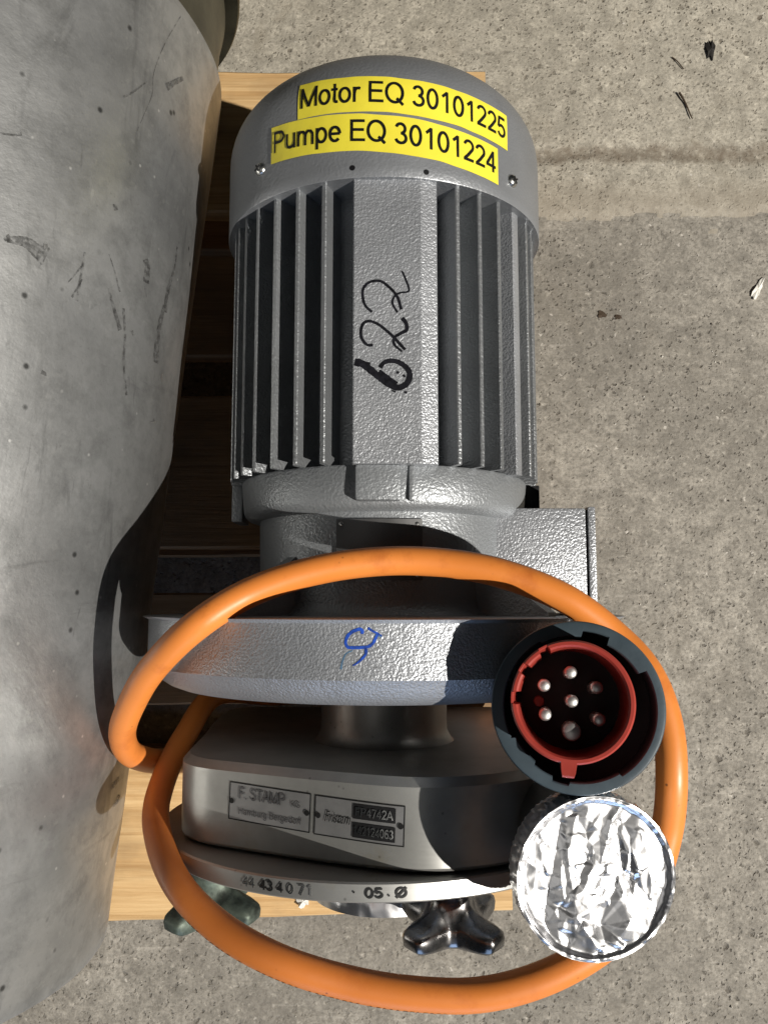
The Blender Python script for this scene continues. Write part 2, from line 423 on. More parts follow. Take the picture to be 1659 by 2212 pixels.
GL.update({'.': (.36, _ln((.17, 0), (.17, .13))), 'F': (.85, _ln((.15, 0), (.15, 1)) + _ln((.15, .936), (.80, .936)) + _ln((.15, .5), (.72, .5))),
      'S': (.93, [[(.77, .76), (.72, .86), (.60, .93), (.45, .95), (.28, .92), (.16, .82), (.15, .70), (.24, .60), (.45, .53), (.66, .46), (.78, .36), (.80, .24), (.72, .12), (.56, .06), (.38, .055), (.22, .11), (.12, .26)]]),
      'T': (.85, _ln((.03, .936), (.82, .936)) + _ln((.425, 0), (.425, .94))), 'A': (.93, _ln((.03, 0), (.46, .98)) + _ln((.46, .98), (.89, 0)) + _ln((.2, .33), (.72, .33))),
      'K': (.93, _ln((.15, 0), (.15, 1)) + _ln((.15, .40), (.83, .98)) + _ln((.40, .60), (.90, 0))), 'G': (1.086, [_arc(.54, .5, .42, .45, 45, 322)] + _ln((.92, .12), (.92, .48)) + _ln((.94, .46), (.56, .46))),
      'H': (1.0, _ln((.15, 0), (.15, 1)) + _ln((.85, 0), (.85, 1)) + _ln((.15, .53), (.85, .53))), 'a': (.777, [_arc(.35, .20, .23, .14, 0, 360, 20), [(.12, .52), (.22, .64), (.38, .67), (.54, .62), (.61, .50), (.61, 0)]]),
      'b': (.777, _ln((.13, 0), (.13, 1)) + [_arc(.39, .36, .265, .315, 0, 360, 28)]), 'd': (.777, _ln((.64, 0), (.64, 1)) + [_arc(.38, .36, .265, .315, 0, 360, 28)]),
      'g': (.777, [[(.64, .72), (.64, -.05), (.57, -.20), (.40, -.26), (.22, -.22), (.12, -.10)], _arc(.38, .36, .265, .315, 0, 360, 28)]), 'f': (.388, [[(.37, .94), (.26, .95), (.19, .86), (.19, 0)]] + _ln((.02, .66), (.36, .66))),
      'B': (.93, _ln((.15, 0), (.15, 1)) + [[(.15, .936), (.5, .936)] + _arc(.52, .735, .23, .20, 90, -90) + [(.5, .535), (.15, .535)], [(.5, .535)] + _arc(.54, .30, .28, .236, 90, -90) + [(.5, .064), (.15, .064)]]),
      '6': (.777, [_arc(.40, .31, .265, .25, 0, 360, 28), [(.63, .80), (.54, .90), (.40, .93), (.26, .84), (.16, .62), (.135, .36)]]), '7': (.777, _ln((.08, .92), (.70, .92)) + _ln((.68, .92), (.30, 0))),
      'Ø': (1.086, [_arc(.54, .5, .42, .45, 0, 360, 36)] + _ln((.10, -.02), (.98, 1.02)))})
def grotesk(s, cap, wd, f, weight=.135):
    """plain even-stroked letters of cap height cap stretched to the width wd, placed with f(u, v)"""
    tot = sum(GL[c][0] for c in s); k = wd / tot; x = -wd / 2; out = []; hw = weight / 2
    for c in s:
        for pl in GL[c][1]:
            if len(pl) == 2: pl = [(pl[0][0] + (pl[1][0] - pl[0][0]) * i / 4, pl[0][1] + (pl[1][1] - pl[0][1]) * i / 4) for i in range(5)]
            V, Fc = [], []; cl = math.dist(pl[0], pl[-1]) < 1e-6
            for i, p in enumerate(pl):
                a = pl[i - 1] if i else (pl[-2] if cl else p); b = pl[i + 1] if i + 1 < len(pl) else (pl[1] if cl else p)
                dx, dy = b[0] - a[0], b[1] - a[1]; L = math.hypot(dx, dy) or 1; nx, ny = -dy / L * hw, dx / L * hw
                for q in (-1, 1): V.append(f(x + (p[0] + q * nx) * k, (p[1] + q * ny - .42) * cap))
            for i in range(len(pl) - 1): Fc.append((2 * i, 2 * i + 1, 2 * i + 3, 2 * i + 2))
            out.append((V, Fc))
        x += GL[c][0] * k
    return merge(*out)

# ---------------------------------------------------------------- setting: the floor
def sheet(x0, x1, y0, y1, nx, ny, zf, yf=None):
    V = []
    for j in range(ny + 1):
        for i in range(nx + 1):
            x = x0 + (x1 - x0) * i / nx; y = y0 + (y1 - y0) * j / ny
            if yf: y = yf(x, y, j)
            V.append((x, y, zf(x, y)))
    return V, [(j * (nx + 1) + i, j * (nx + 1) + i + 1, (j + 1) * (nx + 1) + i + 1, (j + 1) * (nx + 1) + i) for j in range(ny) for i in range(nx)]
o = obj('concrete_floor', sheet(-2.5, 2.5, -2.5, 3, 60, 60, lambda x, y: 0), 'floor', smooth=0); o['kind'] = 'structure'
SEAM = .444
def seam_y(x): return SEAM + .016 * noise.noise(Vector((x * 7, 3, 0))) + .008 * noise.noise(Vector((x * 38, 1, 0))) + .003 * noise.noise(Vector((x * 130, 1, 4)))
def topz(x, y):
    d = y - seam_y(x)
    z = .0045 * min(1, max(0, d / .006)) - .0005
    g = math.exp(-((y - .515 - .012 * noise.noise(Vector((x * 6, 0, 5)))) / .008) ** 2)     # the worn groove
    z -= .0030 * g * (0.6 + .8 * noise.noise(Vector((x * 30, y * 30, 2))))
    z += .0012 * noise.noise(Vector((x * 60, y * 60, 9)))
    return max(z, -.001 if d < 0 else .0012)
o = obj('rough_concrete_strip', sheet(-.3, .75, .42, .95, 210, 110, topz), 'floor2', smooth=180); o['kind'] = 'structure'

# ---------------------------------------------------------------- the pallet
PT = .144; PX1 = .112; PX0 = -1.088
pal = thing('wooden_pallet', 'pine wooden pallet under the tank and the pump', 'pallet', (-.488, .12, 0))
def board(cx, cy, cz, sx, sy, sz, rot, mat, seed, name='board'):
    nx = 40; rnd = random.Random(seed)
    V, Fc = [], []
    ring = [(-.5, -.5), (.5, -.5), (.5, .5), (-.5, .5)]
    e = .0018
    prof = [(-sy / 2 + e, -sz / 2), (sy / 2 - e, -sz / 2), (sy / 2, -sz / 2 + e), (sy / 2, sz / 2 - e), (sy / 2 - e, sz / 2), (-sy / 2 + e, sz / 2), (-sy / 2, sz / 2 - e), (-sy / 2, -sz / 2 + e)]
    for i in range(nx + 1):
        x = -sx / 2 + sx * i / nx
        for k, (y, z) in enumerate(prof):
            V.append((x, y + .0016 * noise.noise(Vector((x * 14, seed, y * 9))), z + .0008 * noise.noise(Vector((x * 10, seed * 3, z * 30)))))
    n = len(prof)
    for i in range(nx):
        for k in range(n): Fc.append((i * n + k, i * n + (k + 1) % n, (i + 1) * n + (k + 1) % n, (i + 1) * n + k))
    Fc += [tuple(range(n)), tuple(nx * n + k for k in range(n))]
    m = Matrix.Translation((cx, cy, cz)) @ Matrix.Rotation(rot, 4, 'Z')
    return obj(name, xf((V, Fc), m), mat, pal, smooth=30)
ys = [(-.2795, .145), (-.094, .100), (.0485, .145), (.2335, .100), (.375, .145)]
for k, (y0, wd) in enumerate(ys):
    ln = PX1 - PX0 - [0, .004, 0, .004, .012][k]
    cy = y0 + wd / 2; rot = R([1.6, .3, .1, -.2, .2][k])
    if k == 0: cy += -.008
    board(PX0 + ln / 2, cy, PT - .011, ln, wd, .022, rot, ['wood', 'wood_shaded', 'wood_shaded', 'wood_shaded', 'wood'][k], k + 1)
for x, nm in ((PX1 - .0725 - .003, 1), (-.488, 2), (PX0 + .0725 + .003, 3)):
    ob = board(0, 0, 0, .794, .145, .0215, 0, 'wood_shaded', 10 + nm, 'cross_board')
    ob.data.transform(Matrix.Translation(origin(pal) * 1) )
    ob.data.transform(Matrix.Translation((x - pal.location.x, .12 - pal.location.y, .111)) @ Matrix.Rotation(R(90), 4, 'Z'))
blk = None
for x in (PX1 - .0725 - .004, -.488, PX0 + .0725 + .004):
    for y in (-.2, .12, .44):
        if blk is None: blk = obj('block', xf(box((0, 0, 0), (.143, .099, .078), .006), Matrix.Translation(pal.location)), 'block', pal, 30); b = blk
        else: b = inst(blk, pal)
        b.location = (x - pal.location.x, y - pal.location.y, .0610)
for k, y in enumerate((-.2, .12, .44)):
    board(-.488, y, .0110, 1.19, .099 if k != 1 else .143, .0218, 0, 'wood_shaded', 20 + k, 'runner_board')
nail = None
for (x, y) in ((PX1 - .05, -.25), (PX1 - .09, -.185), (PX1 - .05, .49), (PX1 - .09, .41)):
    if nail is None: nail = obj('nail_head', lathe([(0, 0.0006), (.003, .0004), (.0036, -.0005)], 12, pal.location, 'Z'), 'dark', pal); b = nail
    else: b = inst(nail, pal)
    b.location = (x - pal.location.x, y - pal.location.y, PT + .0006)

# ---------------------------------------------------------------- the tank
TKA = R(6.2); TR = .2
tank = thing('metal_tank', 'large dull grey metal tank lying on its side at the left', 'tank', (-.3655, -.03, PT))
TM = Matrix.Translation((-.3690, -.03, PT + TR)) @ Matrix.Rotation(-TKA, 4, 'Z')
def tl(prof, seg=160, disp=None):
    v, f = lathe(prof, seg)
    if disp: v = [disp(Vector(p)) for p in v]
    return xf((v, f), TM)
def dent(p):
    r = Vector((p.x, 0, p.z)); 
    k = .0007 * noise.noise(Vector((p.x * 6, p.y * 5, p.z * 6))) + .0006 * noise.noise(Vector((p.x * 22, p.y * 18, p.z * 22)))
    for (a, y, rad, dep) in ((28, .135, .022, .005), (20, .16, .012, .003), (40, -.06, .02, .003), (58, -.1, .03, .0025), (60, .2, .04, .0012)):
        q = Vector((TR * math.sin(R(a)), y, TR * math.cos(R(a)))); d = (p - q).length
        k -= dep * math.exp(-(d / rad) ** 2)
    return p + r.normalized() * k
Y0, Y1 = -.182, .445
prof = [(.0, Y0 + .012), (.150, Y0 + .012), (.186, Y0 + .006), (.196, Y0 - .0005), (.1985, Y0), (.200, Y0 + .003)]
prof += [(.2, Y0 + .003 + (Y1 - Y0 - .006) * i / 90) for i in range(1, 90)] + [(.2, Y1 - .003), (.1985, Y1 - .0005), (.196, Y1)]
obj('body', tl(prof, 220, dent), 'zinc', tank, 40)
obj('collar', tl([(.196, Y1 - .002), (.1945, Y1 + .004), (.1935, Y1 + .045), (.1950, Y1 + .060), (.1945, Y1 + .064), (.15, Y1 + .064)]), 'brass', tank, 40)
obj('gasket', tl([(.12, Y1 + .0642), (.188, Y1 + .0645), (.188, Y1 + .0705), (.12, Y1 + .071)]), 'rubber', tank, 40)
obj('lip_ring', tl([(.12, Y1 + .0712), (.199, Y1 + .0712), (.2035, Y1 + .0722), (.2045, Y1 + .0745), (.2035, Y1 + .0770), (.199, Y1 + .078), (0, Y1 + .080)]), 'brass', tank, 40)
M['scuff'] = simple('dark_scuff', (.10, .10, .098), .5, .4, (300, .4, .001), .5, 260)
_t = M['scuff'].node_tree; _o = _t.nodes['Material Output']; _tr = _t.nodes.new('ShaderNodeBsdfTransparent'); _mx = _t.nodes.new('ShaderNodeMixShader')
_nz = _t.nodes.new('ShaderNodeTexNoise'); _nz.inputs['Scale'].default_value = 330; _nz.inputs['Detail'].default_value = 5
_rp = _t.nodes.new('ShaderNodeMapRange'); _rp.inputs[1].default_value = .38; _rp.inputs[2].default_value = .66; _rp.inputs[3].default_value = .06; _rp.inputs[4].default_value = .86
_cd = _t.nodes.new('ShaderNodeTexCoord'); _t.links.new(_cd.outputs['Object'], _nz.inputs[0]); _t.links.new(_nz.outputs[0], _rp.inputs[0]); _t.links.new(_rp.outputs[0], _mx.inputs[0])
_t.links.new(_tr.outputs[0], _mx.inputs[1]); _t.links.new(_t.nodes['Principled BSDF'].outputs[0], _mx.inputs[2]); _t.links.new(_mx.outputs[0], _o.inputs[0])
M['bare_glint'] = simple('scratch_and_glint', (.75, .75, .73), .3, .9, None, .2, 200)
def on_tank(u, v, lift):
    p = dent(Vector((TR * math.sin(u / TR), v, TR * math.cos(u / TR)))); n = Vector((p.x, 0, p.z)).normalized()
    return tuple(TM @ (p + n * (.0004 + lift)))
scuffs = [([(.2517, .435), (.2399, .407), (.234, .3832), (.2352, .3693), (.2313, .3547), (.2271, .3397)], .0007, (1, .6), 'scuff'),
    ([(.158, .2396), (.1675, .242), (.174, .2401), (.1800, .2385)], .0105, (.3, 1.1), 'scuff'), ([(.1567, .2389), (.1597, .2415)], .004, (.4, 1), 'scuff'),
    ([(.2028, .2511), (.2028, .2368), (.2029, .2217)], .0030, (.5, .7), 'scuff'), ([(.1952, .2295), (.2021, .242)], .0012, (.5, 1), 'scuff'), ([(.1993, .2225), (.2041, .2352)], .0014, (1, .6), 'scuff'),
    ([(.2508, .2676), (.254, .2629), (.255, .2537)], .0085, (.6, .8), 'scuff'), ([(.2528, .2528), (.2579, .2453)], .0016, (1, .3), 'scuff'),
    ([(.2195, .2572), (.2255, .2496), (.2324, .2387)], .0016, (.3, 1), 'scuff'), ([(.2234, .2374), (.2286, .2292), (.2377, .2165)], .0034, (.5, 1), 'scuff'),
    ([(.2374, .2303), (.2428, .2137), (.2452, .1983), (.2524, .1796)], .0044, (.5, .4), 'scuff'), ([(.2871, .2927), (.2874, .2774), (.2823, .26), (.2831, .2451)], .0050, (.4, 1), 'scuff'),
    ([(.285, .2661), (.2783, .2334), (.2804, .2093)], .0100, (.3, .8), 'scuff'), ([(.2176, .2855), (.2202, .2872)], .0038, (1, 1), 'scuff'), ([(.1400, .2925), (.1523, .2963), (.1567, .2991)], .0016, (.6, 1), 'scuff'),
    ([(.2476, .3823), (.2542, .3897), (.2635, .3993)], .0058, (.8, .5), 'scuff'), ([(.2128, .3532), (.2202, .3616), (.2291, .3738)], .0018, (.8, .5), 'scuff'), ([(.188, .1753), (.1916, .1745)], .0028, (1, .6), 'scuff'),
    ([(.3068, -.0695), (.3200, -.0661)], .0060, (.7, .8), 'scuff'), ([(.3150, -.0821), (.3300, -.081)], .0070, (.7, .8), 'scuff'),
    ([(.2483, .2198), (.2503, .2175)], .0020, (1, .6), 'bare_glint'), ([(.2925, .2055), (.2932, .2002)], .0012, (1, .6), 'bare_glint'), ([(.2847, .1699), (.2930, .1725)], .0011, (.8, 1), 'bare_glint'), ([(.1775, .2440), (.1800, .2446)], .0030, (1, .8), 'bare_glint')]  # last pale stroke is a highlight painted beside the dark dent blotch
for k, (pts, wd, tp, mt) in enumerate(scuffs):
    obj('scuff_or_glint', ribbon(pts, wd, on_tank, 9, tp, .00002 * (k % 7)), mt, tank, 0)

# ---------------------------------------------------------------- the motor pump
ZA = .325
pump = thing('electric_pump', 'grey electric pump with finned motor, round flange and steel pump head', 'pump', (0, .05, PT))
C = (0, 0, ZA)
# motor body
core = obj('motor_body', lathe([(0, .30), (.0850, .30), (.0850, .082), (.080, .079), (0, .079)], 120, C), 'paint_fin', pump)
YF0, YF1 = .0815, .275
def fin_mesh(y0, y1, rt, rb, tt, tb):
    o_ = pump.location
    P = [(-tb, rb), (-tt, rt - .0006), (-tt * .6, rt), (tt * .6, rt), (tt, rt - .0006), (tb, rb)]
    return prism(P, y0, y1, lambda u, v, h: (u + o_.x, h + o_.y, v + o_.z))
fin = None
RF = .1075
left = [-20, -30, -40, -50, -59, -68, -77, -86, -95, -104, -114, -124, -134, -144, -154, -164]
right = [25, 34, 43.2, 64, 72, 80, 88, 96, 105, 114, 124, 134, 144, 154, 164]
for a in left + right:
    if fin is None:
        fin = obj('cooling_fin', fin_mesh(YF0 - pump.location.y, YF1 - pump.location.y, RF, .0835, .0016, .0019), 'paint_fin', pump, 30); f = fin
    else: f = inst(fin, pump)
    f.location = (0, 0, ZA - PT); f.rotation_euler = (0, R(a), 0)
# thick rail on the right shoulder
rail = obj('cooling_fin', fin_mesh(YF0 - .001 - pump.location.y, YF1 - pump.location.y, RF - .001, .0835, .0042, .0052), 'paint', pump, 30)
rail.location = (0, 0, ZA - PT); rail.rotation_euler = (0, R(54.5), 0)
# flat pad on the top
PZ = .4322
pad_poly = [(-.0185, PZ - .030), (-.0185, PZ - .0008), (-.0178, PZ), (.0222, PZ), (.0228, PZ - .0003), (.0318, PZ - .0042), (.0322, PZ - .005), (.0322, PZ - .030)]
obj('top_pad', prism(pad_poly, .0805, .276, lambda u, v, h: (u, h, v)), 'paint', pump, 20)
# fan cowl
RC = .112
cp = [(RC - .0016, .2548), (RC - .0004, .2543), (RC, .2549)]
cp += [(RC, y) for y in (.262, .28, .30, .305)]
ya, yb = .306, .3685
for i in range(1, 25):
    a = math.pi / 2 * i / 24
    cp.append((RC * math.cos(a) ** (2 / 2.3) if i < 24 else 0.0, ya + (yb - ya) * math.sin(a) ** (2 / 2.3)))
inner = [(r - .0016 if r > .0016 else 0, y - .0014) for r, y in cp[::-1][1:] if y > .2549]
cowl = obj('fan_cowl', lathe(cp + [(0.0, yb - .0016)] + inner, 160, C, closed=False), 'paint_fine', pump, 40)
def on_cowl(phi, y, lift):
    r = RC
    if y > ya:
        s = min(1, (y - ya) / (yb - ya)); r = RC * (1 - s ** 2.3) ** (1 / 2.3)
    r += lift
    return (r * math.sin(phi), y, ZA + r * math.cos(phi))
def sticker(s, phi0, phi1, yc0, yc1, hgt, tsize):
    """a strip of tape round the cowl, its text bent with it"""
    n, m = 70, 8; V = []
    for j in range(m + 1):
        for i in range(n + 1):
            u = i / n; ph = phi0 + (phi1 - phi0) * u; y = yc0 + (yc1 - yc0) * u + hgt * (j / m - .5)
            edge = .0004 * noise.noise(Vector((u * 9, j * .3, hgt * 900)))
            V.append(on_cowl(ph, y + edge, .00045 + .00025 * noise.noise(Vector((u * 16, j * .35, tsize * 1000)))))
    Fc = [(j * (n + 1) + i, j * (n + 1) + i + 1, (j + 1) * (n + 1) + i + 1, (j + 1) * (n + 1) + i) for j in range(m) for i in range(n)]
    st = obj('label_tape', (V, Fc), 'yellow', pump, 60, label='yellow label tape reading ' + s)
    pm = (phi0 + phi1) / 2; sl = (yc1 - yc0) / (phi1 - phi0) / RC
    g = grotesk(s, tsize, abs(phi1 - phi0) * RC * .975, lambda u, v: on_cowl(pm + u / RC, (yc0 + yc1) / 2 + sl * u + v, .00095))
    obj('lettering', g, 'black', st, 0)
sticker('Motor EQ 30101225', R(-28.5), R(45), .3105, .3010, .0238, .0140)
sticker('Pumpe EQ 30101224', R(-39.5), R(40), .2880, .2745, .0240, .0140)
def screw_at(phi, y, r0, parent, base, nm='screw'):
    n = Vector((math.sin(phi), 0, math.cos(phi)))
    p = Vector((base[0], 0, base[2])) + n * r0 + Vector((0, y, 0))
    m = Matrix.Translation(p) @ n.to_track_quat('Z', 'Y').to_matrix().to_4x4()
    s = xf(lathe([(.0001, .0030), (.0020, .0027), (.0036, .0018), (.0044, .0003), (.0044, -.001)], 20, (0, 0, 0), 'Z'), m)
    so = obj(nm, s, 'screw', parent, 40)
    cr = merge(xf(box((0, 0, .0021), (.0036, .0008, .0009)), m), xf(box((0, 0, .00212), (.0008, .0036, .0009)), m))
    return so
for ph, y in ((-45, .2765), (47.5, .2705)):
    n = Vector((math.sin(R(ph)), 0, math.cos(R(ph))))
    so = screw_at(R(ph), y, RC, cowl, C)
    m = Matrix.Translation(Vector(C) + n * (RC + .0026) + Vector((0, y, 0))) @ n.to_track_quat('Z', 'Y').to_matrix().to_4x4()
    obj('cross_slot', merge(xf(box((0, 0, 0), (.0050, .0010, .0012)), m @ Matrix.Rotation(.5, 4, 'Z')), xf(box((0, 0, .00003), (.0010, .0050, .0012)), m @ Matrix.Rotation(.5, 4, 'Z'))), 'black', cowl, 0)
for ph, y in ((-9.8, .2605), (13.2, .2585)):
    n = Vector((math.sin(R(ph)), 0, math.cos(R(ph))))
    m = Matrix.Translation(Vector(C) + n * (RC - .0002) + Vector((0, y, 0))) @ n.to_track_quat('Z', 'Y').to_matrix().to_4x4()
    obj('hole', xf(lathe([(.0002, .0004), (.0017, .0004), (.0018, -.0004)], 16, (0, 0, 0), 'Z'), m), 'black', cowl, 0)
# handwritten number on the pad
def P622(cx, cy): return (-.0234 + .0518 * cx / 1397, .2012 - .0836 * cy / 2212)
strokes = [
    ([(440, 780), (330, 670), (290, 520), (300, 400), (370, 310), (490, 270), (600, 285), (700, 360), (790, 450), (860, 560), (910, 740)], 62, (.55, .6)),
    ([(925, 110), (985, 250), (1035, 400), (1010, 450), (890, 470), (800, 530), (770, 640), (850, 790)], 66, (.35, .4)),
    ([(455, 1320), (360, 1310), (280, 1210), (265, 1080), (310, 960), (410, 930), (540, 980), (670, 1080), (780, 1180), (880, 1290), (970, 1390)], 62, (.6, .6)),
    ([(925, 880), (985, 960), (995, 1070), (900, 1130), (800, 1200), (800, 1310), (920, 1420)], 66, (.8, .4)),
    ([(170, 1590), (290, 1620), (400, 1700), (520, 1800), (660, 1910), (780, 1980), (880, 2000), (1000, 1930), (1045, 1800), (1000, 1690), (880, 1600), (750, 1570), (640, 1600), (570, 1680)], 88, (1.15, .6)),
    ([(180, 1590), (410, 1640)], 70, (1, 1)), ([(560, 1740), (700, 1850), (830, 1950)], 90, (.6, .8)),
    ([(860, 1740), (850, 1780)], 26, (1, 1)), ([(940, 1800), (970, 1830)], 26, (1, 1)), ([(960, 2080), (1000, 2075)], 30, (1, 1)), ([(770, 2050), (820, 2075)], 20, (1, 1))]
mk = merge(*[ribbon([P622(*p) for p in s], wd * 1.22 * .0518 / 1397, lambda u, v, z: (u, v, PZ + .00025 + z), 7, tp, .00004 * k) for k, (s, wd, tp) in enumerate(strokes)])
obj('handwritten_number', mk, 'ink', pump, 0, label='black marker number 622 written on the pad')

# end shield, lugs and bell housing
obj('end_shield', lathe([(0, .0815), (.0985, .0815), (.0995, .0800), (.0980, .062), (.0970, .0585), (.0945, .0560), (.088, .0545), (.06, .054)], 140, C), 'paint_cast', pump, 40)
obj('shield_boss', xf(box((-.0035, .0700, ZA + .0995), (.027, .0215, .009), .0022), Matrix.Identity(4)), 'paint_cast', pump, 40)
obj('shield_web', box((.0165, .0700, ZA + .0955), (.0035, .021, .009), .0012), 'paint_cast', pump, 40)
obj('shield_lug', box((-.1035, .0690, ZA - .010), (.0075, .026, .030), .001), 'paint_cast', pump, 40)
obj('shield_lug', box((.1035, .0690, ZA - .010), (.0125, .026, .030), .001), 'dark', pump, 40)
obj('bell_housing', lathe([(.07, .056), (.0868, .0565), (.0868, .05), (.0862, .02), (.0870, .0), (.0900, -.006), (.095, -.0085), (.05, -.0088)], 140, C), 'paint_cast', pump, 40)
for a in (-42, 44, -120, 120):
    g = prism([(.084, .028), (.0865, .028), (.140, -.006), (.140, -.0088), (.084, -.0088)], -.004, .004, lambda r, y, h: (h, y, r))
    m = Matrix.Translation(C) @ Matrix.Rotation(R(a), 4, 'Y')
    obj('gusset', xf(g, m), 'paint_cast', pump, 30)
# nameplate on the bell
def on_bell(u, y, lift): 
    r = .0868 + lift; return (r * math.sin(u / r), y, ZA + r * math.cos(u / r))
def patch(u0, u1, v0, v1, f, lift, nu=14, nv=3, thick=0):
    V = [f(u0 + (u1 - u0) * i / nu, v0 + (v1 - v0) * j / nv, lift) for j in range(nv + 1) for i in range(nu + 1)]
    Fc = [(j * (nu + 1) + i, j * (nu + 1) + i + 1, (j + 1) * (nu + 1) + i + 1, (j + 1) * (nu + 1) + i) for j in range(nv) for i in range(nu)]
    if thick:
        k = len(V); V += [f(u0 + (u1 - u0) * i / nu, v0 + (v1 - v0) * j / nv, lift - thick) for j in range(nv + 1) for i in range(nu + 1)]
        b = [i for i in range(nu + 1)] + [j * (nu + 1) + nu for j in range(1, nv + 1)] + [nv * (nu + 1) + i for i in range(nu - 1, -1, -1)] + [j * (nu + 1) for j in range(nv - 1, 0, -1)]
        for i in range(len(b)): Fc.append((b[i], b[(i + 1) % len(b)], b[(i + 1) % len(b)] + k, b[i] + k))
    return V, Fc
np_ = obj('nameplate', patch(-.0295, .0235, .0130, .0500, on_bell, .0016, thick=.0016), 'darkplate', pump, 40)
for u, y in ((-.0262, .0470), (.0202, .0470), (-.0262, .0162), (.0202, .0162)):
    obj('rivet', xf(lathe([(.0001, .0009), (.0010, .0007), (.0015, 0)], 12, (0, 0, 0), 'Z'), Matrix.Translation(on_bell(u, y, .0016))), 'screw', np_, 40)
# terminal box
tb = obj('terminal_box', box((.0985, .0285, .318), (.067, .0655, .106), .0018), 'paint', pump, 40)
obj('lid', box((.1355, .0285, .318), (.0050, .0670, .108), .0012), 'paint', tb, 40)
obj('seal', box((.1325, .0285, .318), (.0012, .0630, .104)), 'rubber', tb, 0)
obj('cable_gland', lathe([(.0, -.012), (.011, -.012), (.0125, -.010), (.0125, .012), (0, .012)], 6, (.10, .030, .258), 'Z'), 'plastic', tb, 20)
# big round flange
FR = .1585
fp = [(.09, -.0085), (.158, -.0085), (.1625, -.0090), (FR, -.0110), (FR, -.0398)]
fp += [(FR - .0008, -.0404), (FR - .0042, -.0446), (FR - .0085, -.0487), (FR - .0135, -.0520), (FR - .0200, -.0545), (FR - .0270, -.0554)]
fp += [(.10, -.0556), (.0, -.0556)]
obj('flange', lathe(fp, 200, C), 'paint', pump, 28)
def on_flange(u, v, lift):
    r = FR + .00025 + lift; return (r * math.sin(u / r), v, ZA + r * math.cos(u / r))
def PB(cx, cy): return (-.029 + .0403 * cx / 1659, -.0074 - .0324 * cy / 1357)
bs = [([(735, 370), (735, 300), (680, 270), (560, 310), (450, 390), (395, 500), (395, 590), (450, 655), (590, 660), (740, 655), (860, 640), (960, 570), (1020, 460), (1060, 380)], 72, (1, .8)),
      ([(860, 245), (960, 310), (1080, 370), (1150, 410)], 55, (1, .6)), ([(820, 690), (815, 790), (740, 890), (640, 980), (540, 1040)], 68, (1, .4))]
bm_ = merge(*[ribbon([PB(*p) for p in s], wd * .0403 / 1659, on_flange, 7, tp, .00004 * k) for k, (s, wd, tp) in enumerate(bs)])
obj('blue_mark', bm_, 'blueink', pump, 0, label='blue handwritten curl on the flange')
obj('ink_smear', merge(ribbon([PB(540, 720), PB(400, 790), PB(320, 960), PB(290, 1120)], .0011, on_flange, 6, (.5, 1), -.0001), ribbon([PB(1010, 380), PB(1150, 420)], .0020, on_flange, 6, (1, .6), -.0001)), 'bluesmear', pump, 0)
# feet
for s in (-1, 1):
    obj('foot', merge(box((s * .085, -.028, .1535), (.060, .046, .019), .002), box((s * .085, -.026, .185), (.014, .032, .060), .002)), 'paint_cast', pump, 40)
# shaft seal and neck
obj('seal_ring', lathe([(.0, -.055), (.066, -.0552), (.066, -.0605), (.06, -.0625), (0, -.0625)], 96, C), 'dark', pump, 40)
obj('neck', lathe([(.0, -.061), (.0435, -.061), (.0430, -.080), (.0435, -.087), (.0465, -.0928), (.050, -.0945), (0, -.0946)], 96, C), 'steel_neck', pump, 40)
# pump casing: flat-shouldered outline, lower on the left
out_ = [(.016, .4570), (-.034, .4400), (-.092, .4130), (-.1095, .4030), (-.1190, .3930), (-.1245, .3820), (-.1275, .3650), (-.1300, .3300), (-.1340, .2700), (-.1390, .2100), (-.1370, .1700), (-.1200, .1500),
        (-.06, .1470), (.06, .1470), (.115, .1560), (.1330, .2000), (.1360, .2700), (.1350, .3300), (.1250, .3800), (.1060, .4120), (.0830, .4340), (.0530, .4510)]
_q = [Vector((a, b, 0)) for a, b in out_]
_sm = []
for i_ in range(len(_q)):
    a, b, c_, d_ = _q[i_ - 1], _q[i_], _q[(i_ + 1) % len(_q)], _q[(i_ + 2) % len(_q)]
    for k in range(8):
        u = k / 8
        _sm.append(.5 * ((2 * b) + (c_ - a) * u + (2 * a - 5 * b + 4 * c_ - d_) * u * u + (3 * b - a - 3 * c_ + d_) * u ** 3))
def _nrm(i_):
    t_ = (_sm[(i_ + 1) % len(_sm)] - _sm[i_ - 1]).normalized(); return Vector((t_.y, -t_.x, 0)) * -1
if _nrm(0).y < 0: _old = _nrm; _nrm = lambda i_: -_old(i_)
def casing_mesh():
    rows = [(-.0935, .0060)] + [(-.0935 - .0045 * math.sin(a), .0045 * (1 - math.cos(a)) * 0 + .0045 * (1 - math.sin(a))) for a in [math.pi / 2 * k / 4 for k in range(5)]] + [(-.110, 0), (-.128, 0), (-.1395, .0003), (-.1412, .0015), (-.1425, .0045), (-.1428, .012)]
    V, Fc = [], []; n = len(_sm)
    for y, inset in rows:
        for i_ in range(n):
            p = _sm[i_] - _nrm(i_) * inset; V.append((p.x, y, p.y))
    for j_ in range(len(rows) - 1):
        for i_ in range(n): Fc.append((j_ * n + i_, j_ * n + (i_ + 1) % n, (j_ + 1) * n + (i_ + 1) % n, (j_ + 1) * n + i_))
    Fc += [tuple(range(n)), tuple((len(rows) - 1) * n + i_ for i_ in range(n))]
    return V, Fc
cas = obj('pump_casing', casing_mesh(), 'steel', pump, 32)
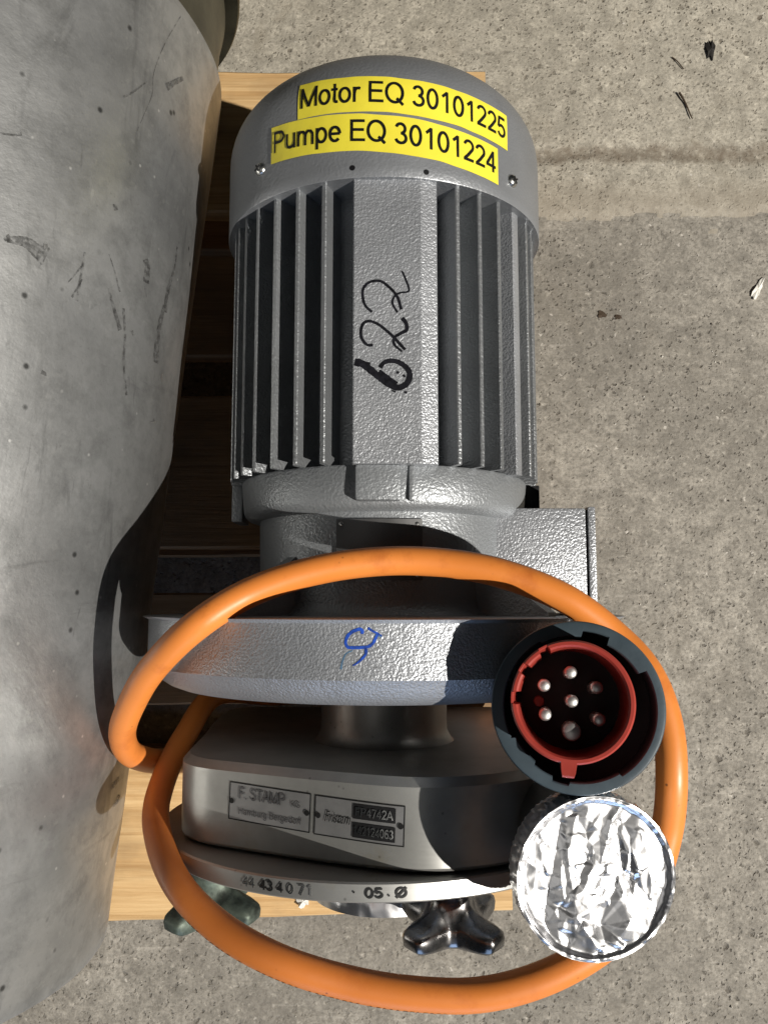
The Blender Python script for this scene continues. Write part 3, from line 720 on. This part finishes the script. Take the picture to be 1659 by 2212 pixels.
# arc length along the casing's top, measured leftwards from x = 0.018
_arcs = [0.0]
for i_ in range(1, 60): _arcs.append(_arcs[-1] + (_sm[i_] - _sm[i_ - 1]).length)
def on_case(u, v, lift):
    """u grows to the right from x = 0.018, v is the world Y"""
    w_ = -u
    if w_ <= 0:
        p = _sm[0] + (_sm[-1] - _sm[0]).normalized() * (-w_); n_ = _nrm(0)
    else:
        k = 0
        while k < 57 and _arcs[k + 1] < w_: k += 1
        f_ = (w_ - _arcs[k]) / (_arcs[k + 1] - _arcs[k]); p = _sm[k].lerp(_sm[k + 1], f_); n_ = _nrm(k).lerp(_nrm(k + 1), f_).normalized()
    p = p + n_ * lift
    return (p.x, v, p.y)
# the two engraved plates let into the casing
def frame(u0, u1, v0, v1, wl, f, lift):
    return merge(patch(u0, u1, v0, v0 + wl, f, lift, 24, 1), patch(u0, u1, v1 - wl, v1, f, lift, 24, 1), patch(u0, u0 + wl, v0 + wl, v1 - wl, f, lift, 1, 2), patch(u1 - wl, u1, v0 + wl, v1 - wl, f, lift, 1, 2))
def rot_f(f, u0, v0, ang):
    ca, sa = math.cos(ang), math.sin(ang)
    return lambda u, v, l: f(u0 + u * ca - v * sa, v0 + u * sa + v * ca, l)
TA = R(-2.0)
f1 = rot_f(on_case, -.0870, -.1150, TA); f2 = rot_f(on_case, -.0312, -.1172, TA)
W1, W2, HH = .0272, .0262, .0106
p1 = obj('maker_plate', patch(-W1, W1, -HH, HH, f1, .0003, 24, 6), 'plate', cas, 40, label='engraved maker plate reading F. STAMP KG Hamburg Bergedorf')
p2 = obj('maker_plate', patch(-W2, W2, -HH, HH, f2, .0003, 24, 6), 'plate', cas, 40, label='engraved type plate with script name and stamped numbers')
for p, f, W in ((p1, f1, W1), (p2, f2, W2)):
    obj('plate_groove', frame(-W, W, -HH, HH, .0006, f, .00045), 'engr', cas, 0)
def put(s, size, f, u, v, width, mat, parent, lift=.0009, shear=0, bold=0, nm='lettering'):
    tv, tf, wd = text(s, size, 1.0, shear, bold)
    k = width / wd
    obj(nm, ([f(u + a * k, v + b, lift) for a, b, _ in tv], tf), mat, parent, 0)
def put2(s, cap, f, u, v, width, mat, parent, lift=.0008, weight=.15):
    obj('lettering', grotesk(s, cap, width, lambda a, b: f(u + a, v + b, lift), weight), mat, parent, 0)
M['faint'] = simple('shallow_engraving', (.16, .16, .165), .45, .8)
put2('F. STAMP', .0066, f1, -.0045, .0046, .0320, 'faint', cas, weight=.17)
put2('KG', .0034, f1, .0178, .0034, .0062, 'faint', cas)
put2('Hamburg Bergedorf', .0038, f1, .0008, -.0052, .0420, 'faint', cas, weight=.15)
put('Fristam', .0085, f2, -.0120, .0000, .0155, 'engr', cas, shear=.35)
obj('number_field', patch(-.0030, .0212, .0010, .0088, f2, .0008, 10, 2), 'dark', cas, 0)
obj('number_field', patch(-.0030, .0212, -.0088, -.0010, f2, .0008, 10, 2), 'dark', cas, 0)
put2('FP4742A', .0047, f2, .0092, .0046, .0215, 'stamp', cas, .0013, .15)
put2('142124063', .0047, f2, .0091, -.0051, .0228, 'stamp', cas, .0013, .15)
for f, u, v in ((f1, -.0250, .0), (f1, .0250, 0), (f2, -.0238, 0), (f2, .0240, 0)):
    Q = [f(u + r * math.cos(2 * math.pi * k / 16), v + r * math.sin(2 * math.pi * k / 16), .0009 - dz) for r, dz in ((.0016, 0), (.0011, 0)) for k in range(16)]
    obj('drive_pin', (Q + [f(u, v, .0002)], [(k, (k + 1) % 16, 16 + (k + 1) % 16, 16 + k) for k in range(16)] + [tuple(16 + k for k in range(16))]), 'engr', cas, 0)
# front cover disc
CC = (-.0055, 0, ZA - .0005); CV = .1425
cov = obj('front_cover', lathe([(.02, -.1433), (CV - .0010, -.1433), (CV, -.1442), (CV, -.1527), (CV - .0012, -.1537), (.05, -.1550), (0, -.1550)], 200, CC), 'cover', pump, 30)
def on_cover(u, v, lift):
    r = CV + lift; return (CC[0] + r * math.sin(u / r), v, CC[2] + r * math.cos(u / r))
put2('44', .0052, on_cover, -.0690, -.1482, .0086, 'stamp', cov, .0006, .13)
put2('43', .0052, on_cover, -.0580, -.1484, .0086, 'engr', cov, .0006, .2)
put2('4', .0052, on_cover, -.0498, -.1485, .0042, 'engr', cov, .0006, .15)
put2('0', .0052, on_cover, -.0440, -.1486, .0042, 'stamp', cov, .0006, .15)
put2('71', .0056, on_cover, -.0355, -.1486, .0092, 'stamp', cov, .0006, .16)
put2('05', .0050, on_cover, .0005, -.1486, .0100, 'engr', cov, .0006, .2)
put2('Ø', .0050, on_cover, .0145, -.1486, .0066, 'engr', cov, .0006, .2)
obj('lettering', merge(*[patch(u - .0005, u + .0005, v - .0005, v + .0005, on_cover, .0006, 1, 1) for u, v in ((-.0100, -.1478), (.0080, -.1494))]), 'engr', cov, 0)
# outlet stub
OX, OY = .1010, -.1240
ot = Matrix.Translation((OX, OY, ZA))
obj('outlet_pipe', xf(lathe([(.0, -.02), (.034, -.02), (.034, .075), (.0325, .095), (.0275, .118), (.0265, .130), (.0265, .148), (.0, .148)], 72, (0, 0, 0), 'Z'), ot), 'steel_neck', pump, 40)
# inlet stub
obj('inlet_pipe', lathe([(0, -.159), (.034, -.159), (.034, -.187), (0, -.187)], 72, C), 'steel_neck', pump, 40)

# star knobs
def knob(center, rot, droop, mat, lbl):
    """star knob with four rounded lobes flowing out of its neck; its bolt droops a little"""
    cx, cz = center; V, Fc = [], []; seg = 128
    rows = [(.0140, .008, 0), (.0138, -.006, 0), (.0132, -.014, 0), (.0130, -.019, .02), (.0132, -.0238, .16), (.0138, -.0272, .48), (.0142, -.0292, .80), (.0145, -.0312, .96), (.0145, -.0340, 1.0),
            (.0145, -.0370, .97), (.0143, -.0392, .86), (.0138, -.0410, .60), (.012, -.0424, .3), (.007, -.0432, .1), (.0001, -.0434, 0)]
    m = Matrix.Translation((cx, -.1552, cz)) @ Matrix.Rotation(droop, 4, 'X')
    for r0, y, lam in rows:
        for k in range(seg):
            a = 2 * math.pi * k / seg
            cc = math.cos(4 * (a - rot)); lobe = max(0.0, .5 + .5 * cc)
            r = r0 + lam * (.0025 + min(.0190, .0225 * lobe ** 1.45))
            yy = y + (.0030 * lobe * lam if y > -.0345 else .0010 * lobe * lam)
            V.append(tuple(m @ Vector((r * math.sin(a), yy, r * math.cos(a)))))
    for j in range(len(rows) - 1):
        for k in range(seg): Fc.append((j * seg + k, j * seg + (k + 1) % seg, (j + 1) * seg + (k + 1) % seg, (j + 1) * seg + k))
    Fc.append(tuple(range(seg)))
    return obj('star_knob', (V, Fc), mat, pump, 60, label=lbl)
knob((.0395, .4010), R(45), R(9), 'chrome', 'dark shiny star knob beside the foil-capped outlet')
knob((-.1090, .3680), R(57), R(15), 'bronze', 'greenish tarnished star knob at the left of the cover')

# ---------------------------------------------------------------- foil caps
_acc = {}
def foil_disc(rad, seed, nr=46, nt=150, side=.020, amp=.0045):
    rnd = random.Random(seed)
    lines = []
    for _ in range(34):
        a = rnd.uniform(0, math.pi); p = (rnd.uniform(-rad, rad) * .8, rnd.uniform(-rad, rad) * .8)
        lines.append((math.cos(a), math.sin(a), p, rnd.uniform(.0008, .0032), rnd.uniform(.006, .022), rnd.choice((-1, 1)), rnd.uniform(.008, .03)))
    V, Fc = [], []
    import numpy as np
    from mathutils.geometry import delaunay_2d_cdt
    gx = np.array([rad * j_ / nr * math.cos(2 * math.pi * k / nt) for j_ in range(nr + 1) for k in range(nt)])
    gy = np.array([rad * j_ / nr * math.sin(2 * math.pi * k / nt) for j_ in range(nr + 1) for k in range(nt)])
    H_ = np.zeros(len(gx))
    for npt, am, sx in ((46, .00115, .5), (190, .00050, .7), (620, .00020, 1.0)):       # crumpled facets, coarse to fine
        pts = [Vector((rnd.uniform(-1.15, 1.15) * rad, rnd.uniform(-1.15, 1.15) * rad)) for _ in range(npt)] + [Vector((a_, b_)) for a_ in (-2 * rad, 2 * rad) for b_ in (-2 * rad, 2 * rad)]
        zz = [rnd.gauss(0, am) for _ in pts]
        sq = [Vector((p.x / sx, p.y)) for p in pts]
        v_, _e, f_, ov, _oe, _of = delaunay_2d_cdt(sq, [], [], 0, 1e-9)
        for tri in f_:
            A_, B_, C_ = (np.array([v_[q].x * sx, v_[q].y]) for q in tri); za, zb, zc = (zz[ov[q][0]] if ov[q] else 0 for q in tri)
            dt = (B_[1] - C_[1]) * (A_[0] - C_[0]) + (C_[0] - B_[0]) * (A_[1] - C_[1])
            if abs(dt) < 1e-14: continue
            l1 = ((B_[1] - C_[1]) * (gx - C_[0]) + (C_[0] - B_[0]) * (gy - C_[1])) / dt
            l2 = ((C_[1] - A_[1]) * (gx - C_[0]) + (A_[0] - C_[0]) * (gy - C_[1])) / dt
            l3 = 1 - l1 - l2; ins = (l1 >= -1e-9) & (l2 >= -1e-9) & (l3 >= -1e-9)
            D_ = _acc.setdefault((seed, npt), np.zeros(len(gx))); D_[ins] = (l1 * za + l2 * zb + l3 * zc)[ins]
        H_ += _acc[(seed, npt)]
    hh = iter(H_)
    def h(x, y): return float(next(hh))
    for j in range(nr + 1):
        t_ = j / nr; r = rad * t_
        for k in range(nt):
            a = 2 * math.pi * k / nt; x, y = r * math.cos(a), r * math.sin(a)
            fall = min(1, (1 - t_) / .12)
            rim = (.0011 + .0012 * noise.noise(Vector((math.cos(a) * 5, math.sin(a) * 5, seed))) + .0005 * noise.noise(Vector((a * 16, seed, 1)))) * math.exp(-((t_ - .955) / .035) ** 2)
            V.append((x, y, h(x, y) * fall * amp / .0045 + rim - .0016 * min(1, (1 - t_) / .08)))
    base = nr * nt
    rows = 9
    for j in range(1, rows + 1):
        t_ = j / rows
        for k in range(nt):
            a = 2 * math.pi * k / nt
            rr = rad * (1 + .006 * math.sin(math.pi * min(1, t_ * 1.6))) - .0035 * max(0, t_ - .55) + .0011 * noise.noise(Vector((math.cos(a) * 22, math.sin(a) * 22, t_ * 5 + seed))) + .0006 * noise.noise(Vector((a * 9, t_ * 9, seed)))
            V.append((rr * math.cos(a), rr * math.sin(a), -side * t_ - .0002 + .0006 * noise.noise(Vector((a * 30, t_ * 3, 2 + seed)))))
    for j in range(nr + rows):
        for k in range(nt): Fc.append((j * nt + k, j * nt + (k + 1) % nt, (j + 1) * nt + (k + 1) % nt, (j + 1) * nt + k))
    return V, Fc
fz = .5020
fc_ = obj('foil_cap', xf(foil_disc(.0384, 3, 90, 260, .021), Matrix.Translation((.1005, -.1302, fz)) @ Matrix.Rotation(R(3), 4, 'X') @ Matrix.Rotation(R(5), 4, 'Y')), 'foil', None, 38)
tag(fc_, 'round crumpled aluminium foil cap over the upright outlet below the plug', 'foil cap')
fi_ = obj('foil_cap', xf(foil_disc(.0475, 8, 24, 110, .024), Matrix.Translation((.0, -.1945, ZA)) @ Matrix.Rotation(R(90), 4, 'X')), 'foil', None, 38)
tag(fi_, 'crinkled foil cap peeping out below the front cover between the star knobs', 'foil cap')

# ---------------------------------------------------------------- power cable and plug
pw = thing('power_cable', 'orange power cable looped over the pump with a red seven-pin plug', 'cable', (.10, -.05, .45))
A = [(.100, .030, .243), (.108, .018, .200), (.122, -.015, .166), (.108, -.052, .160), (.050, -.076, .166), (-.03, -.076, .178), (-.085, -.074, .235), (-0.1263, -0.0698, 0.27), (-0.1396, -0.0936, 0.315), (-0.1439, -0.1167, 0.355), (-0.1381, -0.1339, 0.39), (-0.1162, -0.1535, 0.43), (-0.0882, -0.1706, 0.45), (-0.0545, -0.1828, 0.463), (-0.0188, -0.1935, 0.463), (0.0166, -0.1985, 0.464), (0.0518, -0.1985, 0.464), (0.0873, -0.1890, 0.463), (0.1190, -0.1715, 0.460), (0.1405, -0.1495, 0.452), (0.1500, -0.1215, 0.454), (0.151, -0.0919, 0.462), (0.1503, -0.0636, 0.46), (0.1426, -0.0384, 0.456), (0.1274, -0.0189, 0.45), (0.0994, 0.0019, 0.452), (0.0643, 0.0159, 0.45), (0.0312, 0.0219, 0.447), (-0.0025, 0.0225, 0.447), (-0.0384, 0.0172, 0.45), (-0.0733, 0.0051, 0.455), (-0.1016, -0.0135, 0.462), (-0.1293, -0.0372, 0.44), (-0.1478, -0.0593, 0.415), (-0.1604, -0.079, 0.39), (-0.1642, -0.095, 0.365), (-0.1606, -0.1048, 0.34), (-0.155, -0.1122, 0.31), (-0.1497, -0.119, 0.27), (-.132, -.124, .215), (-.07, -.124, .172), (.05, -.124, .166), (.125, -.112, .172), (.164, -.084, .25), (.150, -.076, .36), (.128, -.074, .43), (.118, -.074, .462)]
CRAD = .0082
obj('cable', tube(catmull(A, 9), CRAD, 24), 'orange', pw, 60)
def dash(P0, P1):
    n_ = 3; V = []
    ctr = Vector((0, -.06, 0))
    for i in range(n_ + 1):
        p = P0.lerp(P1, i / n_); out = Vector((p.x, p.y + .06, 0)).normalized()
        for a in (10, 38):
            V.append(tuple(p + (out * math.cos(R(a)) + Vector((0, 0, 1)) * math.sin(R(a))) * (CRAD + .0003)))
    return V, [(2 * i, 2 * i + 1, 2 * i + 3, 2 * i + 2) for i in range(n_)]
cab = bpy.data.objects['cable']; path = catmull(A, 9); ds = []
rn = random.Random(4); i0 = 9 * 11 + 3
for k in range(46):
    a_ = i0 + k * .82; L_ = rn.uniform(.25, .6)
    if rn.random() < .18: continue
    q = lambda t_: path[int(t_)].lerp(path[int(t_) + 1], t_ - int(t_))
    ds.append(dash(q(a_), q(a_ + L_)))
obj('printed_marking', merge(*ds), 'ink', cab, 0)
# plug: axis leans a little towards -X, +Y
ax = Vector((-.19, .100, 1)).normalized()
PM = Matrix.Translation((.0985, -.0502, .5130)) @ ax.to_track_quat('Z', 'Y').to_matrix().to_4x4()
# make local +X point to world +X as nearly as possible
xl = (Vector((1, 0, 0)) - ax * ax.x).normalized(); yl = ax.cross(xl)
PM = Matrix.Translation((.0930, -.0502, .5030)) @ Matrix.Scale(.957, 4) @ Matrix(((xl.x, yl.x, ax.x, 0), (xl.y, yl.y, ax.y, 0), (xl.z, yl.z, ax.z, 0), (0, 0, 0, 1)))
def ang(a): return a % 360
def inner_r(a):
    """bayonet ring: inner radius by angle in degrees (0 = right, 90 = up in the photo)"""
    r = .0383
    for a0, a1, rr in ((28, 62, .0345), (84, 118, .0352), (118, 205, .0365), (206, 232, .0345), (232, 248, .0362), (262, 300, .0368)):
        if a0 <= ang(a) <= a1: r = rr
    return r
def ring_mesh():
    seg = 360; V, Fc = [], []
    rows = 8
    for k in range(seg):
        a = 2 * math.pi * k / seg; ri = inner_r(k); c_, s_ = math.cos(a), math.sin(a)
        for r, z in ((.0415, -.034), (.0428, -.030), (.0430, -.0015), (.0424, -.0003), (.0415, .0), (ri + .0006, .0), (ri, -.0006), (ri, -.0065), (.0386, -.0068), (.0386, -.034)):
            V.append((r * c_, r * s_, z))
    n = 10
    for k in range(seg):
        for j in range(n):
            Fc.append((k * n + j, ((k + 1) % seg) * n + j, ((k + 1) % seg) * n + (j + 1) % n, k * n + (j + 1) % n))
    return V, Fc
plug = obj('plug_ring', xf(ring_mesh(), PM), 'plastic', pw, 30)
obj('plug_body', xf(lathe([(0, -.0300), (.0400, -.0300), (.0400, -.040), (.030, -.044), (0, -.044)], 72, (0, 0, 0), 'Z'), PM), 'plastic_in', pw, 40)
obj('plug_gland', tube([Vector((.1120, -.0600, .470)), Vector((.1160, -.0690, .466)), Vector((.1180, -.074, .458)), Vector((.1200, -.0745, .444))], .0115, 24), 'plastic', pw, 40)
# red sleeve with slots and a key
def sleeve():
    seg = 240; V, Fc = [], []; n = 8
    for k in range(seg):
        a = 2 * math.pi * k / seg; d = 360 * k / seg; c_, s_ = math.cos(a), math.sin(a)
        ri = .0262
        for a0, a1 in ((112, 122), (140, 150), (170, 182)):
            if a0 <= d <= a1: ri = .0285
        ro = .0298
        key = max(0, 1 - abs(d - 264) / 7.5); 
        if key > 0: ro = .0298 + .0062 * min(1, key * 3)
        for r, z in ((ro - .0004, -.036), (ro, -.034), (ro, .0138), (ro - .0009, .015), (ri + .0012, .015), (ri + .0002, .0141), (ri, .011), (ri - .0004, -.036)):
            V.append((r * c_, r * s_, z))
    for k in range(seg):
        for j in range(n): Fc.append((k * n + j, ((k + 1) % seg) * n + j, ((k + 1) % seg) * n + (j + 1) % n, k * n + (j + 1) % n))
    return V, Fc
SO = Matrix.Translation((-.0026, .0028, .0004))
red = obj('red_sleeve', xf(sleeve(), PM @ SO), 'red', pw, 35)
obj('insert', xf(lathe([(0, -.0300), (.0268, -.0300), (.0268, -.0335), (0, -.0335)], 60, (0, 0, 0), 'Z'), PM @ SO), 'insert', pw, 30)
for dx, dy, r in ((0, 0, .0032), (0, .0142, .0032), (-.0134, .0078, .0032), (-.0134, -.0066, .0032), (.0124, .0066, .0032), (.0128, -.0090, .0032), (-.0007, -.0149, .0046)):
    pin = lathe([(0.0001, 0), (r * .62, -.0002), (r * .88, -.0008), (r, -.0022), (r, -.034), (0, -.034)], 24, (dx, dy, .0035), 'Z')
    obj('pin', xf(pin, PM @ SO), 'pin', red, 40)
obj('screw', xf(lathe([(0.0001, 0), (.0026, -.0003), (.0030, -.002)], 16, (-.0165, -.0006, -.0280), 'Z'), PM @ SO), 'red', red, 40)

# ---------------------------------------------------------------- litter
def flake(name, c, r, h, seed, mat, label, cat, sx=1, sy=1, rz=0, bend=.3):
    rnd = random.Random(seed); n = 14; V = [(0, 0, h)]
    for k in range(n):
        a = 2 * math.pi * k / n; rr = r * rnd.uniform(.6, 1.15)
        V.append((rr * math.cos(a) * sx, rr * math.sin(a) * sy, h * (bend + rnd.uniform(0, .8))))
    for k in range(n): V.append((V[1 + k][0] * .95, V[1 + k][1] * .95, 0))
    Fc = [(0, 1 + k, 1 + (k + 1) % n) for k in range(n)] + [(1 + k, 1 + n + k, 1 + n + (k + 1) % n, 1 + (k + 1) % n) for k in range(n)] + [tuple(range(1 + n, 1 + 2 * n))]
    return tag(obj(name, xf((V, Fc), Matrix.Translation(c) @ Matrix.Rotation(rz, 4, 'Z')), mat, None, 0), label, cat)
flake('charred_crumb', (.3814, .6416, .0042), .0085, .004, 1, 'char', 'black charred crumb on the pale concrete at the top right', 'debris', .75, 1.45)
st = tube(catmull([(.3425, .588, .0065), (.3455, .582, .0070), (.3495, .574, .0065), (.3545, .561, .0060), (.3565, .556, .006)], 6), lambda u: .0011 * (1.25 - u * .7), 8)
tag(obj('twig', st, 'twig', None, 60), 'thin dark bent twig lying on the pale concrete', 'twig')
st2 = tube(catmull([(.336, .633, .0055), (.342, .627, .0060), (.349, .618, .0055)], 6), lambda u: .0006, 8)
tag(obj('straw', st2, 'twig', None, 60), 'short hair-thin straw on the pale concrete beside the charred crumb', 'straw')
flake('paint_flake', (.4245, .3539, .0002), .0085, .003, 4, 'paper', 'curled whitish paint flake on the floor near the right edge', 'flake', .55, 1.7, -.5)
flake('paper_scrap', (-.0715, -.2620, PT + .0004), .0060, .005, 9, 'paper', 'tiny white crumpled scrap at the board edge beside the front foil cap', 'scrap', 1, 1.1)
for k, (x, y, r) in enumerate(((.2471, .3239, .0055), (.2654, .3212, .0045))):
    flake('dirt_clod', (x, y, .0002), r, .0012, 30 + k, 'twig', ['larger brown dirt spot on the concrete right of the motor', 'smaller brown dirt spot on the concrete right of the motor'][k], 'debris', 1.1, .8)

def grit(name, n, seed, mat, label):
    rnd = random.Random(seed); parts = []
    for _ in range(n):
        x, y = rnd.uniform(-.5, .5), rnd.uniform(-.45, .43)
        if -.5 < x < .115 and -.29 < y < .53: x = rnd.uniform(.13, .5)
        r = rnd.uniform(.0004, .0011) * (1.6 if rnd.random() < .12 else 1)
        c_ = Vector((x, y, r * .5)); P_ = []
        for d in ((1, 0, 0), (-1, 0, 0), (0, 1, 0), (0, -1, 0), (0, 0, .8), (0, 0, -.6)): P_.append(tuple(c_ + Vector(d) * r * rnd.uniform(.6, 1.3)))
        parts.append((P_, [(0, 2, 4), (2, 1, 4), (1, 3, 4), (3, 0, 4), (2, 0, 5), (1, 2, 5), (3, 1, 5), (0, 3, 5)]))
    o = obj(name, merge(*parts), mat, None, 0); o['kind'] = 'stuff'; o['label'] = label; o['category'] = 'grit'
M['grit_pale'] = simple('pale_grit', (.55, .52, .46), .9, 0, None, .25, 150)
M['grit_dark'] = simple('dark_grit', (.10, .085, .07), .9, 0, None, .4, 150)
grit('loose_grit', 190, 5, 'grit_pale', 'loose pale grit scattered over the concrete floor')
grit('loose_grit', 150, 6, 'grit_dark', 'loose dark grit scattered over the concrete floor')
